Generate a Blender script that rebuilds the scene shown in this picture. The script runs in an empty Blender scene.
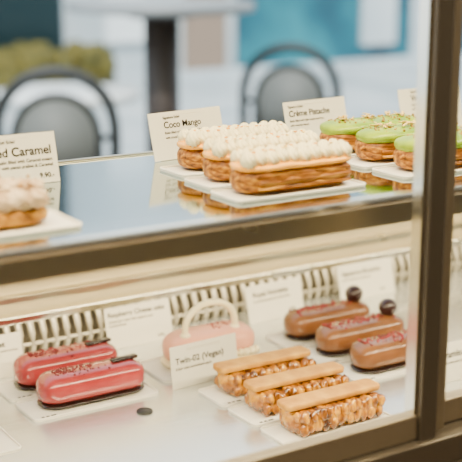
import bpy, math, random
from mathutils import Vector, Matrix, noise
random.seed(7)
COL=bpy.context.collection
# ---------------------------------------------------------------- materials
def mat(name,col,rough=.5,metal=0,spec=.5,sss=0,ssc=None,emit=None,es=0,coat=0,trans=0):
    m=bpy.data.materials.new(name);m.use_nodes=True
    b=m.node_tree.nodes['Principled BSDF']
    b.inputs['Base Color'].default_value=(*col,1);b.inputs['Roughness'].default_value=rough
    b.inputs['Metallic'].default_value=metal;b.inputs['Specular IOR Level'].default_value=spec
    if sss: b.inputs['Subsurface Weight'].default_value=sss;b.inputs['Subsurface Radius'].default_value=ssc or (.01,.005,.003);b.inputs['Subsurface Scale'].default_value=.5
    if coat: b.inputs['Coat Weight'].default_value=coat;b.inputs['Coat Roughness'].default_value=.08
    if emit: b.inputs['Emission Color'].default_value=(*emit,1);b.inputs['Emission Strength'].default_value=es
    return m
def ramp_noise(m,cols,scale=(1,1,1),ns=40,detail=4,bump=0,bdist=.001,rough=.5,lo=.35,hi=.65,seed=0):
    nt=m.node_tree;N=nt.nodes;L=nt.links;b=N['Principled BSDF']
    tc=N.new('ShaderNodeTexCoord');mp=N.new('ShaderNodeMapping');mp.inputs['Scale'].default_value=scale;mp.inputs['Location'].default_value=(seed,seed,0)
    n=N.new('ShaderNodeTexNoise');n.inputs['Scale'].default_value=ns;n.inputs['Detail'].default_value=detail
    r=N.new('ShaderNodeValToRGB');cr=r.color_ramp
    while len(cr.elements)<len(cols): cr.elements.new(.5)
    for i,c in enumerate(cols):
        cr.elements[i].position=lo+(hi-lo)*i/(len(cols)-1);cr.elements[i].color=(*c,1)
    L.new(tc.outputs['Object'],mp.inputs['Vector']);L.new(mp.outputs['Vector'],n.inputs['Vector']);L.new(n.outputs['Fac'],r.inputs['Fac']);L.new(r.outputs['Color'],b.inputs['Base Color'])
    if bump:
        bp=N.new('ShaderNodeBump');bp.inputs['Strength'].default_value=bump;bp.inputs['Distance'].default_value=bdist
        L.new(n.outputs['Fac'],bp.inputs['Height']);L.new(bp.outputs['Normal'],b.inputs['Normal'])
    return m
M={}
M['pastry']=ramp_noise(mat('laminated_pastry',(.5,.2,.05),.42,spec=.3),[(.06,.016,.0005),(.31,.100,.003),(.68,.33,.014)],(1.5,9,16),22,5,.9,.0015,lo=.3,hi=.68)
M['mango']=mat('mango_jelly',(.92,.40,.001),.25,coat=.3)
M['cream']=mat('vanilla_cream',(.87,.78,.48),.5)
M['choux']=ramp_noise(mat('choux_crust',(.6,.3,.09),.6,spec=.3),[(.13,.042,.002),(.40,.17,.008),(.66,.36,.04)],(1,1,1),90,5,.8,.002)
M['whip']=ramp_noise(mat('caramel_cream',(.8,.64,.5),.55),[(.42,.26,.13),(.76,.60,.41)],(1,1,1),60,3,.3,.001)
M['green']=ramp_noise(mat('pistachio_glaze',(.4,.6,.06),.35,spec=.25,coat=.15),[(.16,.29,.0002),(.32,.45,.0004)],(1,1,1),40,2)
M['nut']=mat('pistachio_crumb',(.34,.20,.012),.6)
M['petal']=mat('cornflower_petal',(.88,.62,.18),.6)
M['pink']=ramp_noise(mat('raspberry_glaze',(.6,.12,.14),.20,spec=.45,coat=.6),[(.29,.022,.026),(.37,.040,.043)],(1,1,1),30,2)
M['crumb']=mat('raspberry_crumb',(.13,.002,.004),.6)
M['crumb2']=mat('dried_raspberry',(.28,.008,.011),.6)
M['choc']=mat('dark_chocolate',(.012,.004,.003),.25,coat=.3)
M['milk']=ramp_noise(mat('milk_chocolate_glaze',(.35,.16,.08),.24,spec=.35,coat=.4),[(.15,.056,.017),(.23,.090,.030)],(1,1,1),30,2)
M['truffle']=mat('truffle_ball',(.022,.003,.003),.3,coat=.4)
M['blush']=mat('blush_glaze',(.78,.36,.24),.35,spec=.3,coat=.15)
M['white']=mat('white_chocolate',(.90,.78,.48),.35)
M['wafer']=ramp_noise(mat('wafer_biscuit',(.8,.55,.3),.5,spec=.3),[(.44,.19,.016),(.66,.35,.05)],(1,1,1),50,3,.2,.0005)
M['apple']=ramp_noise(mat('caramelised_apple',(.6,.3,.05),.18,coat=.6),[(.06,.014,.0003),(.31,.100,.0006),(.72,.34,.005)],(3,1.5,1.2),45,3,.8,.002)
M['paper']=mat('tray_paper',(.84,.80,.70),.5)
M['card']=mat('card_paper',(.66,.63,.54),.6,spec=.2)
M['ink']=mat('ink',(.008,.007,.006),.7,spec=.1)
M['inkg']=mat('ink_grey',(.04,.036,.03),.7,spec=.1)
def steel(name,col,rough,sc=(1,1,1),ns=8):
    m=mat(name,col,rough,1)
    nt=m.node_tree;N=nt.nodes;L=nt.links;b=N['Principled BSDF']
    tc=N.new('ShaderNodeTexCoord');mp=N.new('ShaderNodeMapping');mp.inputs['Scale'].default_value=sc
    n=N.new('ShaderNodeTexNoise');n.inputs['Scale'].default_value=ns;n.inputs['Detail'].default_value=3
    mr=N.new('ShaderNodeMapRange');mr.inputs['To Min'].default_value=rough*.8;mr.inputs['To Max'].default_value=rough*1.3
    L.new(tc.outputs['Object'],mp.inputs['Vector']);L.new(mp.outputs['Vector'],n.inputs['Vector']);L.new(n.outputs['Fac'],mr.inputs['Value']);L.new(mr.outputs['Result'],b.inputs['Roughness'])
    return m
M['shelf']=steel('polished_steel',(.44,.53,.56),.07,(1,8,1))
M['deck']=steel('satin_steel',(.72,.74,.73),.20,(1,12,1),10)
M['deck'].node_tree.nodes['Principled BSDF'].inputs['Metallic'].default_value=.7
M['bar']=steel('shelf_edge_steel',(.52,.48,.36),.28)
M['barlight']=steel('shelf_lip_steel',(.97,.93,.80),.16)
M['frame']=mat('bronze_anodised',(.165,.14,.11),.26,.6)
M['frame2']=mat('bronze_light',(.36,.30,.22),.28,.6)
M['seal']=mat('rubber_seal',(.02,.02,.018),.6)
M['panel']=mat('cream_panel',(.60,.51,.33),.4)
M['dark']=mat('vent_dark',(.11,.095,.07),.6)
M['fin']=mat('vent_fin',(.50,.46,.37),.35,.4)
def glass():
    m=bpy.data.materials.new('pane_glass');m.use_nodes=True;nt=m.node_tree;N=nt.nodes;L=nt.links;N.clear()
    o=N.new('ShaderNodeOutputMaterial');t=N.new('ShaderNodeBsdfTransparent');g=N.new('ShaderNodeBsdfGlossy');mx=N.new('ShaderNodeMixShader')
    lw=N.new('ShaderNodeLayerWeight');lw.inputs['Blend'].default_value=.5
    p=N.new('ShaderNodeMath');p.operation='POWER';p.inputs[1].default_value=5
    q=N.new('ShaderNodeMath');q.operation='MULTIPLY_ADD';q.inputs[1].default_value=.94;q.inputs[2].default_value=.05
    g.inputs['Roughness'].default_value=.0;t.inputs['Color'].default_value=(.985,.99,.98,1)
    L.new(lw.outputs['Facing'],p.inputs[0]);L.new(p.outputs[0],q.inputs[0]);L.new(q.outputs[0],mx.inputs[0]);L.new(t.outputs[0],mx.inputs[1]);L.new(g.outputs[0],mx.inputs[2]);L.new(mx.outputs[0],o.inputs[0]);return m
M['glass']=glass()
# ---------------------------------------------------------------- mesh helper
class MB:
    def __init__(s): s.v=[];s.f=[];s.m=[];s.mats=[]
    def mi(s,m):
        if m not in s.mats: s.mats.append(m)
        return s.mats.index(m)
    def add(s,vs,fs,m,T=None):
        o=len(s.v);k=s.mi(m)
        s.v+= [tuple(T@Vector(p)) if T else tuple(p) for p in vs]
        for f in fs: s.f.append([i+o for i in f]);s.m.append(k)
    def box(s,x0,x1,y0,y1,z0,z1,m,T=None):
        vs=[(x,y,z) for z in(z0,z1) for y in(y0,y1) for x in(x0,x1)]
        s.add(vs,[(0,2,3,1),(4,5,7,6),(0,1,5,4),(1,3,7,5),(3,2,6,7),(2,0,4,6)],m,T)
    def rings(s,R,m,T=None,cap=True,closed=True):
        n=len(R[0]);vs=[p for r in R for p in r];fs=[]
        for i in range(len(R)-1):
            for j in range(n):
                k=(j+1)%n
                fs.append((i*n+j,i*n+k,(i+1)*n+k,(i+1)*n+j))
        if cap: fs.append(tuple(range(n-1,-1,-1)));fs.append(tuple((len(R)-1)*n+j for j in range(n)))
        s.add(vs,fs,m,T)
    def loaf(s,L,W,H,m,T=None,e=.75,na=26,nl=40,bump=0,bs=60,seed=0,zflat=.55,capl=None,cut=None):
        """rounded finger shape, flat bottom at z=0, length along X"""
        cl=capl or W*.5;R=[]
        for i in range(nl+1):
            q=-1+2*i/nl;x=math.sin(q*math.pi/2)*.35+q*.65;x*=L/2
            d=max(0,abs(x)-(L/2-cl))/cl;d=min(d,.9985)
            k=math.sqrt(1-d*d)**.9;ring=[]
            for j in range(na):
                a=2*math.pi*j/na;c,sn=math.cos(a),math.sin(a)
                y=W/2*k*math.copysign(abs(c)**e,c)
                zz=math.copysign(abs(sn)**e,sn)
                hz=H/2
                z=hz+zz*hz*(k if zz>0 else (k*zflat+1-zflat if k>.2 else k))
                if zz<0: z=max(z,0)
                if bump:
                    nn=noise.noise(Vector((x*bs+seed,y*bs,z*bs)))
                    y+=y/(W/2)*nn*bump
                    if z>.001: z+=nn*bump*(.5 if zz<0 else 1)
                ring.append((x,y,max(z,0)))
            R.append(ring)
        s.rings(R,m,T)
    def blob(s,c,r,m,T=None,lobes=0,amp=.12,nu=12,nv=8,sq=(1,1,1),nz=0,seed=0,peak=0):
        R=[]
        for i in range(nv+1):
            t=math.pi*min(max(i/nv,.02),.98);ring=[]
            for j in range(nu):
                a=2*math.pi*j/nu
                q=r*(1+amp*math.cos(lobes*(a+t*.8))) if lobes else r
                if nz: q*=1+nz*noise.noise(Vector((c[0]*200+math.sin(t)*math.cos(a)*1.5+seed,c[1]*200+math.sin(t)*math.sin(a)*1.5,math.cos(t)*1.5)))
                pk=peak*max(0,-math.cos(t))**5
                ring.append((c[0]+q*sq[0]*math.sin(t)*math.cos(a),c[1]+q*sq[1]*math.sin(t)*math.sin(a),c[2]-q*sq[2]*math.cos(t)+pk))
            R.append(ring)
        s.rings(R,m,T)
    def tube(s,pts,r,m,T=None,n=10,closed=False):
        P=[Vector(p) for p in pts];R=[];up=Vector((.13,.21,.97)).normalized()
        for i,p in enumerate(P):
            a=P[max(i-1,0)];b=P[min(i+1,len(P)-1)]
            if closed: a=P[i-1];b=P[(i+1)%len(P)]
            t=(b-a).normalized();x=t.cross(up)
            if x.length<.05: x=t.cross(Vector((1,.3,0)))
            x.normalize();y=t.cross(x)
            rr=r[i] if isinstance(r,(list,tuple)) else r
            R.append([tuple(p+x*rr*math.cos(2*math.pi*k/n)+y*rr*math.sin(2*math.pi*k/n)) for k in range(n)])
        if closed: R.append(R[0])
        s.rings(R,m,T,cap=not closed)
    def cyl(s,x,y,z0,z1,r0,r1,m,T=None,n=32):
        s.rings([[(x+r*math.cos(2*math.pi*k/n),y+r*math.sin(2*math.pi*k/n),z) for k in range(n)] for z,r in((z0,r0),(z1,r1))],m,T)
    def obj(s,name,loc=(0,0,0),rz=0,parent=None,smooth=True,bevel=0,rx=0):
        me=bpy.data.meshes.new(name);me.from_pydata(s.v,[],s.f)
        for k in s.mats: me.materials.append(M[k])
        for p,k in zip(me.polygons,s.m): p.material_index=k;p.use_smooth=smooth
        me.update()
        o=bpy.data.objects.new(name,me);COL.objects.link(o);o.location=loc;o.rotation_euler=(rx,0,rz)
        if parent: o.parent=parent
        if bevel:
            b=o.modifiers.new('b','BEVEL');b.width=bevel;b.segments=2;b.limit_method='ANGLE'
        return o
def empty(name,loc=(0,0,0)):
    e=bpy.data.objects.new(name,None);COL.objects.link(e);e.location=loc;e.empty_display_size=.05;return e
def rnd(a,b): return random.uniform(a,b)
def T_(x,y,z,rz=0,rx=0,ry=0): return Matrix.Translation((x,y,z))@Matrix.Rotation(rz,4,'Z')@Matrix.Rotation(ry,4,'Y')@Matrix.Rotation(rx,4,'X')
ZU=1.085;ZL=.81
TT=.0016
# ---------------------------------------------------------------- trays
def tray(x,y,z,L=.15,W=.062,dx=-.006,rz=0):
    b=MB();x0,x1,y0,y1=-L/2+dx,L/2+dx,-W/2-.006,W/2
    c=.006
    pts=[]
    for cx,cy,a0 in((x1-c,y1-c,0),(x0+c,y1-c,90),(x0+c,y0+c,180),(x1-c,y0+c,270)):
        for k in range(5):
            a=math.radians(a0+k*22.5);pts.append((cx+c*math.cos(a),cy+c*math.sin(a)))
    b.rings([[(p[0],p[1],h) for p in pts] for h in(0,TT)],'paper')
    b.tube([(p[0]*.995,p[1]*.985,TT+.0006) for p in pts],.0012,'paper',n=6,closed=True)
    for i,(w) in enumerate((.0035,.0035,.006)):
        xx=x0+.010+i*.0055
        b.box(xx,xx+w,y0+.0035,y0+.007,TT,TT+.0002,'inkg')
    return b.obj('paper_tray',(x,y,z),rz,smooth=False)
# ---------------------------------------------------------------- pastries
def coco(x,y,z,i):
    b=MB();b.loaf(.122,.046,.025,'pastry',bump=.0016,bs=90,seed=i*3,e=.8)
    for r,(yy,zz) in enumerate(((-.0225,.007),(-.0222,.0125),(-.0205,.018),(.0225,.010),(.0205,.017))):
        b.tube([(-.050+.100*k/20,yy+.0012*noise.noise(Vector((k*.5,r,i))),zz+.0015*noise.noise(Vector((k*.35,r+5,i)))) for k in range(21)],.0015,'pastry',n=7)
    b.loaf(.123,.0455,.0085,'mango',T=T_(0,0,.0200),bump=.001)
    for k in range(10):
        xx=-.0535+k*.0116
        for row,yy in enumerate((-.0112,.0112)):
            b.blob((xx+(row*.004),yy+.0008*math.sin(k*2.1),.0303+rnd(-.0004,.0004)),.0068,'cream',lobes=7,amp=.14,nu=35,nv=14,sq=(.88,1.22,.95),peak=.0010)
        b.blob((xx+.0055,.001,.0335),.0048,'cream',lobes=6,amp=.12,nu=30,nv=10,sq=(.88,1.1,.85),peak=.0006)
    for k in range(18):
        xx=rnd(-.052,.052);yy=rnd(-.012,.012)
        b.box(-.0015,.0015,-.0011,.0011,0,.001,random.choice(('mango','mango','petal')),T=T_(xx,yy,.0370,rnd(0,3),rnd(-.5,.5)))
    return b.obj('coconut_mango_eclair',(x,y,z))
def pist(x,y,z,i):
    b=MB();b.loaf(.128,.046,.026,'pastry',bump=.0015,bs=80,seed=i*7+2,e=.8)
    for r,(yy,zz) in enumerate(((-.0225,.007),(-.0218,.0125))):
        b.tube([(-.052+.104*k/20,yy+.001*noise.noise(Vector((k*.5,r,i))),zz+.0015*noise.noise(Vector((k*.35,r+5,i)))) for k in range(21)],.0015,'pastry',n=7)
    b.loaf(.126,.0475,.016,'green',T=T_(0,0,.0165),e=.9,bump=.0012,bs=50,seed=i)
    for k in range(90):
        xx=rnd(-.05,.055);yy=rnd(-.017,.017)
        b.blob((xx,yy,.0323-(abs(yy)/.025)**2*.004),rnd(.0008,.0018),'nut',nu=5,nv=4)
    for cx in(-.035,-.005,.03):
        for k in range(9):
            b.box(-.0045,.0045,-.0013,.0013,0,.0007,'petal',T=T_(cx+rnd(-.008,.008),rnd(-.008,.008),.0335+rnd(0,.003),rnd(0,3.1),rnd(-.5,.5),rnd(-.5,.5)))
    return b.obj('pistachio_eclair',(x,y,z))
def caram(x,y,z,i):
    b=MB();b.loaf(.125,.050,.016,'choux',bump=.0035,bs=110,seed=i*5,e=.8)
    b.loaf(.112,.040,.008,'white',T=T_(0,0,.012),bump=.002)
    for k in range(9):
        xx=-.05+k*.0122
        for yy in(-.011,.011):
            b.blob((xx+rnd(-.002,.002),yy+rnd(-.002,.002),.0215+rnd(-.001,.002)),.0108,'whip',lobes=5,amp=.14,nu=22,nv=12,nz=.4,seed=k,sq=(1,1.05,.62))
        b.blob((xx+.004,rnd(-.003,.003),.0280+rnd(-.002,.002)),.0095,'whip',lobes=5,amp=.16,nu=22,nv=12,nz=.45,seed=k+9,sq=(1,1,.65))
    for k in range(50):
        b.blob((rnd(-.055,.055),rnd(-.014,.014),.033+rnd(-.002,.002)),rnd(.0007,.0015),'choux',nu=5,nv=4)
    return b.obj('caramel_cream_eclair',(x,y,z))
def rasp(x,y,z,i):
    b=MB();b.loaf(.126,.045,.007,'choc',e=.9)
    b.loaf(.126,.047,.033,'pink',T=T_(0,0,.0035),e=.70,capl=.020)
    for k in range(110):
        xx=-.045+abs(random.gauss(0,.034));xx=min(xx,.05);yy=random.gauss(0,.007)
        b.blob((xx,yy,.0366-(yy/.02)**2*.003),rnd(.0007,.0016),'crumb',nu=5,nv=4)
    b.box(-.016,.016,-.0035,.0035,.0362,.0395,'choc',T=T_(.040,-.002,0,.1))
    b.blob((.030,.003,.038),.0035,'crumb',nu=8,nv=6,sq=(1,1,.6))
    return b.obj('raspberry_eclair',(x,y,z))
def apple(x,y,z,i):
    b=MB();b.loaf(.116,.044,.027,'apple',bump=.003,bs=120,seed=i*9,e=.85)
    rr=random.Random(i)
    for side in(-1,1):
        for k in range(11):
            for row in range(2):
                xx=-.050+k*.0098+rr.uniform(-.002,.002)+row*.004
                b.blob((xx,side*(.0180+rr.uniform(-.001,.0015)),.009+row*.011+rr.uniform(-.001,.001)),.0070,'apple',nu=12,nv=8,sq=(.75,.72,1.0),nz=.3,seed=k+i)
    for sx in(-1,1):
        for yy in(-.011,0,.011):
            for zz in (.009,.019): b.blob((sx*.050,yy,zz),.0072,'apple',nu=12,nv=8,sq=(.8,.8,1),nz=.3,seed=yy)
    pts=[];L,W=.122,.025
    for cx,a0 in((L/2-.007,-90),(-L/2+.007,90)):
        for k in range(13):
            a=math.radians(a0+k*15);c,s_=math.cos(a),math.sin(a)
            pts.append((cx+.007*math.copysign(abs(c)**.8,c),W/2*math.copysign(abs(s_)**.6,s_)))
    R=[]
    for zz,k in((.0275,.97),(.0282,1),(.0322,1),(.0332,.965),(.0334,.9)):
        R.append([(p[0]*(1-(1-k)*.35),p[1]*k,zz) for p in pts])
    b.rings(R,'wafer',T=T_(-.002,.001,.0,rr.uniform(-.03,.03)))
    return b.obj('caramel_apple_eclair',(x,y,z))
def milk(x,y,z,i):
    b=MB();b.loaf(.126,.044,.006,'choc',e=.9)
    b.loaf(.127,.046,.032,'milk',T=T_(0,0,.003),e=.74,capl=.021)
    for k in range(130):
        xx=random.gauss(-.006,.028);xx=max(min(xx,.045),-.05);yy=random.gauss(0,.0065)
        b.blob((xx,yy,.0350-(yy/.02)**2*.003),rnd(.0008,.0019),'crumb2' if k%3 else 'crumb',nu=5,nv=4)
    if i<2:
        b.blob((.043,0,.0440),.0118,'truffle',nu=24,nv=14,sq=(1,1,.95))
        b.cyl(.043,0,.034,.0365,.006,.005,'choc',n=16)
    return b.obj('milk_chocolate_eclair',(x,y,z))
def basket(x,y,z):
    b=MB();b.loaf(.124,.062,.010,'white',e=.9,bump=.001)
    b.loaf(.120,.058,.036,'blush',T=T_(0,0,.005),e=.8)
    for k in range(14):
        b.blob((-.05+k*.0077,-.028+.001*math.sin(k),.012),.0045,'white',lobes=5,nu=15,nv=8)
    pts=[]
    for k in range(41):
        a=math.pi*k/40
        pts.append((-.0345*math.cos(a)*(1+.12*math.sin(a))-.004,-.010,.037+.038*math.sin(a)**.85))
    b.tube(pts,[.0040]*41,'white',n=12)
    b.blob((-.0385,-.010,.039),.0065,'white',sq=(1,1,.6));b.blob((.0305,-.010,.039),.0065,'white',sq=(1,1,.6))
    for k in range(22):
        b.blob((rnd(.0,.035),rnd(-.01,.01),.0412),rnd(.0007,.0015),'crumb2',nu=5,nv=4)
    return b.obj('cheesecake_eclair_with_handle',(x,y,z))
def place(fn,x,y,z,i,**k):
    tray(x,y,z,**k);fn(x,y,z+TT+.0001,i)
for i,(xx,yy) in enumerate(((.614,.970),(.606,.908),(.597,.846))): place(coco,xx,yy,ZU,i,W=.044,dx=-.004,L=.140)
for i,yy in enumerate((.975,.914,.853)): place(pist,.793,yy,ZU,i,W=.046)
for i,(xx,yy) in enumerate(((.292,.930),(.296,.848))): place(caram,xx,yy,ZU,i,W=.062,dx=.004)
for i,yy in enumerate((1.178,1.112)): place(rasp,.517,yy,ZL,i,W=.052)
for i,yy in enumerate((1.040,.977,.914)): place(apple,.700,yy,ZL,i,W=.050,L=.138)
for i,yy in enumerate((1.154,1.085,1.016)): place(milk,.874,yy,ZL,i,W=.052)
tray(.686,1.146,ZL,L=.145,W=.070);basket(.690,1.146,ZL+TT+.0001)
tray(.330,1.060,ZL);rasp(.322,1.060,ZL+TT+.0001,5)
# ---------------------------------------------------------------- cards
def card(x,y,z,lines,w=.095,h=.052,rz=0,lean=14):
    e=empty('pastry_name_card',(x,y,z));e.rotation_euler=(0,0,rz)
    b=MB();a=-math.radians(lean)
    b.box(-w/2,w/2,-.0004,.0004,0,h,'card')
    c=b.obj('card_front',(0,0,.0004),parent=e,smooth=False,rx=a)
    b=MB();dy=math.sin(-a)*h;dz=math.cos(a)*h
    b.box(-w*.25,w*.25,-.0003,.0003,0,h*.93,'card')
    b.obj('card_stand',(0,dy*2-.002,.0004),parent=e,smooth=False,rx=-a)
    for i,(s,size,tx,tz,mk,al) in enumerate(lines):
        cu=bpy.data.curves.new('t','FONT');cu.body=s;cu.size=size;cu.align_x=al;cu.extrude=.00005;cu.offset=size*.018
        o=bpy.data.objects.new('t',cu);COL.objects.link(o)
        dg=bpy.context.evaluated_depsgraph_get();me=bpy.data.meshes.new_from_object(o.evaluated_get(dg));bpy.data.objects.remove(o)
        me.materials.clear();me.materials.append(M[mk])
        t=bpy.data.objects.new('lettering_%d'%i,me);COL.objects.link(t);t.parent=c
        t.location=(tx,-.0006,tz);t.rotation_euler=(math.pi/2,0,0)
    return e
card(.386,.990,ZU,[('Special Eclair',.0042,-.012,.039,'inkg','LEFT'),('Salted Caramel',.0115,.044,.027,'ink','RIGHT'),('Craquelin filled with Caramel cream',.0042,.044,.0205,'inkg','RIGHT'),('with pecan praline & Caramel',.0042,.044,.0155,'inkg','RIGHT'),('9.90.-',.0065,.044,.005,'ink','RIGHT')],w=.098,h=.047)
def cc(title,w=.098,h=.052,x0=-.012):
    return [('Signature Eclair',.0036,x0,h-.007,'inkg','LEFT'),(title,.0095,x0,h-.0165,'ink','LEFT'),('Eclair filled with light cream and fruit',.0034,x0,h-.0225,'inkg','LEFT'),('with crunchy biscuit',.0034,x0,h-.0275,'inkg','LEFT')]
card(.604,1.036,ZU,cc('Coco Mango',h=.049,x0=-.030),w=.096,h=.049,rz=math.radians(9))
card(.776,1.045,ZU,cc('Crème Pistache',h=.047,x0=-.040),w=.092,h=.047,rz=math.radians(6))
card(.945,1.045,ZU,cc('Vanilla',x0=-.03),w=.096,h=.050)
card(.438,1.222,ZL,cc('Chocolat',x0=-.01),w=.092,h=.050)
card(.648,1.240,ZL,[('Raspberry Cheese cake',.0084,-.042,.040,'ink','LEFT'),('Cheesecake cream with raspberry and',.0040,-.042,.033,'inkg','LEFT'),('crunchy biscuit',.0040,-.042,.028,'inkg','LEFT'),('9.90.-',.005,.024,.006,'ink','LEFT')],w=.092,h=.052)
card(.650,1.086,ZL,[('Twin-02 (Vegan)',.0100,-.040,.028,'ink','LEFT'),('Eclair with caramelised apple',.0042,-.040,.021,'inkg','LEFT'),('9.90.-',.0052,.024,.007,'ink','LEFT')],w=.092,h=.049,rz=math.radians(4),lean=7)
card(.852,1.235,ZL,[('Royal Noisette',.0098,-.036,.034,'ink','LEFT'),('Chocolate hazelnut eclair with praline',.0040,-.036,.027,'inkg','LEFT'),('9.90.-',.005,.022,.008,'ink','LEFT')],w=.094,h=.050,rz=math.radians(4))
card(1.016,1.245,ZL,[('Signature Brownie',.0092,-.042,.036,'ink','LEFT'),('Dark chocolate with raspberry',.0040,-.042,.029,'inkg','LEFT'),('9.90.-',.005,.022,.008,'ink','LEFT')],w=.098,h=.052)
card(.918,.935,ZL,[('Tiramisu',.0110,-.043,.028,'ink','LEFT'),('Coffee cream and mascarpone',.0040,-.043,.021,'inkg','LEFT')],w=.095,h=.045)
# ---------------------------------------------------------------- display case
case=empty('display_case')
def part(name,boxes,bevel=.0008,smooth=False):
    b=MB()
    for bx in boxes: b.box(*bx)
    return b.obj(name,parent=case,smooth=smooth,bevel=bevel)
X0,X1=-.35,1.9
part('upper_shelf',[(X0,X1,.785,1.075,ZU-.010,ZU,'shelf')])
part('upper_shelf_lip',[(X0,X1,.768,.786,ZU-.007,ZU+.0015,'barlight')],.003)
part('upper_shelf_bar',[(X0,X1,.7735,.786,ZU-.026,ZU-.006,'bar')],.0015)
part('shelf_back_rail',[(X0,X1,1.075,1.082,ZU-.014,ZU+.002,'bar')])
part('lower_deck',[(X0,X1,.712,1.285,ZL-.012,ZL,'deck')])
part('back_panel',[(X0,X1,1.302,1.315,ZL-.01,.985,'panel'),(X0,X1,1.283,1.302,.851,.860,'barlight'),(X0,X1,1.288,1.302,.875,.884,'bar'),(X0,X1,1.290,1.302,.905,.914,'barlight')])
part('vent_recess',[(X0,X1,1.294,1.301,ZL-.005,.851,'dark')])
b=MB();xx=X0
while xx<X1:
    b.tube([(xx,1.284,ZL+.001),(xx,1.279,ZL+.012),(xx,1.280,ZL+.026),(xx,1.286,ZL+.038),(xx,1.293,ZL+.041)],.0044,'fin',n=8);xx+=.0155
b.tube([(X0,1.279,ZL+.014),(X1,1.279,ZL+.014)],.0022,'fin',n=8)
b.obj('vent_grille',parent=case)
part('case_base',[(X0,X1,.690,1.315,.05,ZL-.013,'frame')])
part('mullion_seal',[(.6185,.622,.694,.706,.912,1.75,'barlight')],.0004)
part('mullion_front',[(.622,.640,.688,.708,.889,1.75,'frame')],.0015)
part('mullion_rear',[(.6405,.660,.700,.722,.889,1.75,'frame2')],.0015)
part('mullion_gap',[(.6395,.6412,.696,.712,.889,1.75,'seal')],0)
part('rail_left_pane',[(X0,.622,.692,.706,.893,.915,'frame2')],.0015)
part('rail_right_pane',[(.660,X1,.705,.720,.893,.915,'frame2')],.0015)
part('front_sill',[(X0,X1,.682,.726,.868,.8925,'frame'),(X0,X1,.676,.690,.798,.868,'frame')],.0015)
part('front_sill_inner',[(X0,X1,.712,.722,.797,.868,'frame')],.001)
def pane(name,x0,x1,y):
    b=MB();b.add([(x0,y,.914),(x1,y,.914),(x1,y,1.75),(x0,y,1.75)],[(0,1,2,3)],'glass');b.obj(name,parent=case,smooth=False)
pane('glass_left',X0,.6185,.6995);pane('glass_right',.6605,X1,.7125)
part('case_top',[(X0,X1,.69,.73,1.75,1.78,'frame'),(X0,X1,1.28,1.315,1.75,1.78,'frame')])
part('case_post',[(X0-.03,X0,.69,.72,.05,1.78,'frame'),(X1,X1+.03,.69,.72,.05,1.78,'frame'),(X0-.03,X0,1.285,1.315,.05,1.78,'frame'),(X1,X1+.03,1.285,1.315,.05,1.78,'frame')])
part('case_foot',[(X0+.1,X0+.2,.75,.85,0,.05,'frame'),(X1-.2,X1-.1,.75,.85,0,.05,'frame'),(X0+.1,X0+.2,1.15,1.25,0,.05,'frame'),(X1-.2,X1-.1,1.15,1.25,0,.05,'frame')])
b=MB();b.cyl(0,0,0,.002,.009,.0085,'seal');b.obj('cable_grommet',(.548,1.045,ZL+.0001))
# ---------------------------------------------------------------- outside
M['pave']=ramp_noise(mat('pavement_concrete',(.5,.52,.52),.7),[(.34,.41,.44),(.52,.58,.60)],(1,1,1),1.5,4)
M['wallpale']=ramp_noise(mat('pale_render',(.7,.74,.76),.8),[(.42,.50,.54),(.58,.65,.68)],(1,1,1),.8,3)
M['teal']=ramp_noise(mat('turquoise_paint',(.03,.42,.5),.6),[(.0008,.050,.085),(.002,.115,.165),(.012,.21,.26)],(1,1,1),1.3,3)
M['tealdark']=mat('dark_teal_shopfront',(.004,.022,.028),.3)
M['olive']=ramp_noise(mat('hedge_leaves',(.2,.22,.05),.8),[(.035,.04,.006),(.16,.13,.016)],(1,1,1),14,4)
M['iron']=mat('chair_iron',(.022,.028,.032),.45,.3)
M['rattan']=mat('chair_weave',(.14,.16,.16),.6)
M['topg']=mat('table_top_grey',(.24,.27,.29),.4)
M['topw']=mat('table_top_white',(.80,.86,.88),.4)
M['beige']=mat('doorway_beige',(.26,.19,.14),.6)
M['brown']=mat('pedestal_bronze',(.035,.027,.025),.5)
b=MB();b.box(-8,25,1.9,9.84,-.05,0,'pave');b.obj('pavement',smooth=False)
b=MB()
b.box(4.45,6.35,10,10.3,0,3.6,'wallpale');b.box(6.35,14,9.95,10.3,0,3.6,'teal');b.box(-4,4.45,9.95,10.3,0,3.6,'tealdark')
b.box(4.9,5.3,9.93,10,.4,3,'topw');b.box(5.75,6.2,9.93,10,.1,2.6,'beige');b.box(7.9,8.35,9.9,9.95,.25,1.15,'wallpale');b.box(8.6,8.85,9.9,9.95,.1,.95,'wallpale')
b.box(4.3,14,9.85,9.95,0,.10,'wallpale')
b.obj('wall_street',smooth=False)
b=MB();b.box(2.2,4.6,9.2,9.75,0,.28,'olive')
for k in range(120): b.blob((rnd(2.2,4.6),rnd(9.2,9.7),.30+rnd(-.05,.08)),rnd(.06,.12),'olive',nu=8,nv=6,nz=.4,seed=k)
b.obj('planter_hedge')
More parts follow.
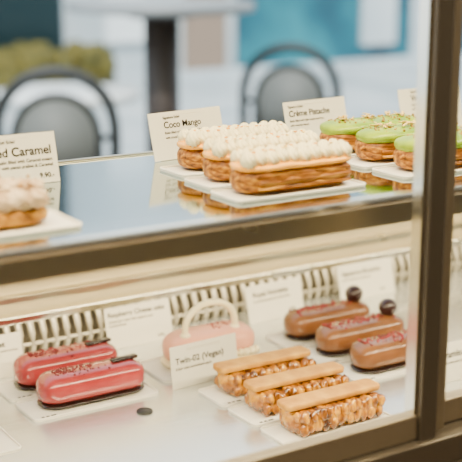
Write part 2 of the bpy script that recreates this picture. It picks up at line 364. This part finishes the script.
# cafe room around the camera
M['flr']=ramp_noise(mat('cafe_floor',(.3,.24,.18),.5),[(.16,.11,.07),(.25,.18,.12)],(1,1,1),2,3)
M['room']=ramp_noise(mat('cafe_wall_paint',(.5,.4,.3),.8),[(.42,.33,.23),(.48,.38,.27)],(1,1,1),1,3)
M['ceil']=mat('ceiling_paint',(.6,.52,.42),.8)
def slab(name,*a):
    b=MB();b.box(*a);return b.obj(name,smooth=False)
slab('floor',-4,12,-4,1.88,-.05,0,'flr');slab('ceiling',-4,12,-4,1.9,2.85,2.95,'ceil')
slab('wall_left',-4.1,-4,-4,1.9,0,2.85,'room');slab('wall_right',12,12.1,-4,1.9,0,2.85,'room');slab('wall_rear',-4,12,-4.1,-4,0,2.85,'room')
def chair(x,y,rz):
    b=MB();m='iron'
    arc=[]
    for k in range(31):
        a=math.pi*k/30;arc.append((-.21*math.cos(a),.20,.62+.24*math.sin(a)**.8))
    b.tube([(-.20,.17,.004),(-.205,.19,.45)]+arc+[(.205,.19,.45),(.20,.17,.004)],.022,m)
    arc2=[(p[0]*.72,.20,.60+(p[2]-.62)*.72) for p in arc]
    b.tube([(-.15,.19,.46)]+arc2+[(.15,.19,.46)],.015,m)
    pl=[(-.15,.46)]+[(p[0],p[2]) for p in arc2]+[(.15,.46)]
    b.rings([[(p[0],yy,p[1]) for p in pl] for yy in(.192,.200)],'rattan')
    for k in range(-2,3): b.tube([(k*.055,.205,.46),(k*.055,.21,.76-abs(k)*.02)],.006,m)
    b.tube([(-.20,.205,.62),(.20,.205,.62)],.012,m)
    b.rings([[(r*math.cos(t*math.pi/16),r*math.sin(t*math.pi/16)*.98,z) for t in range(32)] for z,r in((.44,.19),(.445,.215),(.465,.215),(.472,.19))],m)
    for sx in(-1,1): b.tube([(sx*.16,-.15,.45),(sx*.19,-.19,.004)],.015,m)
    b.tube([(.15*math.cos(t*math.pi/12),.15*math.sin(t*math.pi/12),.25) for t in range(24)],.008,m,closed=True)
    return b.obj('bistro_chair',(x,y,0),rz)
chair(1.60,3.67,math.radians(-25));chair(2.86,4.10,math.radians(-40))
def table(name,x,y,h,r,top,ped,pr):
    b=MB();n=48
    b.rings([[(q*math.cos(2*math.pi*k/n),q*math.sin(2*math.pi*k/n),z) for k in range(n)] for z,q in((h-.04,r*.96),(h-.03,r),(h-.005,r),(h,r*.98))],top)
    b.cyl(0,0,.03,h-.04,pr,pr,ped);b.cyl(0,0,0,.03,r*.6,r*.5,ped);b.cyl(0,0,h-.07,h-.04,pr*1.6,pr*3,ped)
    return b.obj(name,(x,y,0))
table('bar_table',2.56,4.65,1.05,.42,'topg','brown',.08)
table('cafe_table',2.05,4.55,.70,.30,'topw','iron',.03)
# ---------------------------------------------------------------- light
w=bpy.data.worlds.new('world');bpy.context.scene.world=w;w.use_nodes=True;nt=w.node_tree;N=nt.nodes
bg=N['Background'];bg.inputs['Strength'].default_value=2.5;bg.inputs['Color'].default_value=(.84,.93,1,1)
def area(name,loc,rot,sx,sy,e,col):
    l=bpy.data.lights.new(name,'AREA');l.shape='RECTANGLE';l.size=sx;l.size_y=sy;l.energy=e;l.color=col
    o=bpy.data.objects.new(name,l);COL.objects.link(o);o.location=loc;o.rotation_euler=rot;return o
area('led_strip_top',(.7,.80,1.72),(math.radians(12),0,0),1.8,.12,36,(1,.81,.48))
area('led_strip_shelf',(.7,.800,1.070),(math.radians(28),0,0),2.0,.02,14.5,(1,.83,.52))
area('ceiling_fill',(.5,.2,2.8),(math.radians(15),0,0),2.5,.8,90,(1,.82,.52))  # unseen warm fill, added overhead to brighten the cafe interior
s=bpy.data.lights.new('sun','SUN');s.energy=5.2;s.angle=math.radians(3);s.color=(1,.95,.88)
o=bpy.data.objects.new('sun',s);COL.objects.link(o);o.rotation_euler=(math.radians(32),math.radians(-30),0)
# ---------------------------------------------------------------- camera
cd=bpy.data.cameras.new('camera');cam=bpy.data.objects.new('camera',cd);COL.objects.link(cam)
cam.location=(0,0,1.30);cam.rotation_euler=(math.radians(90-13.8),0,math.radians(57.8-90))
cd.lens=36*1167/462;cd.sensor_width=36;cd.clip_start=.02
cd.dof.use_dof=True;cd.dof.focus_distance=1.18;cd.dof.aperture_fstop=5.4
bpy.context.scene.camera=cam
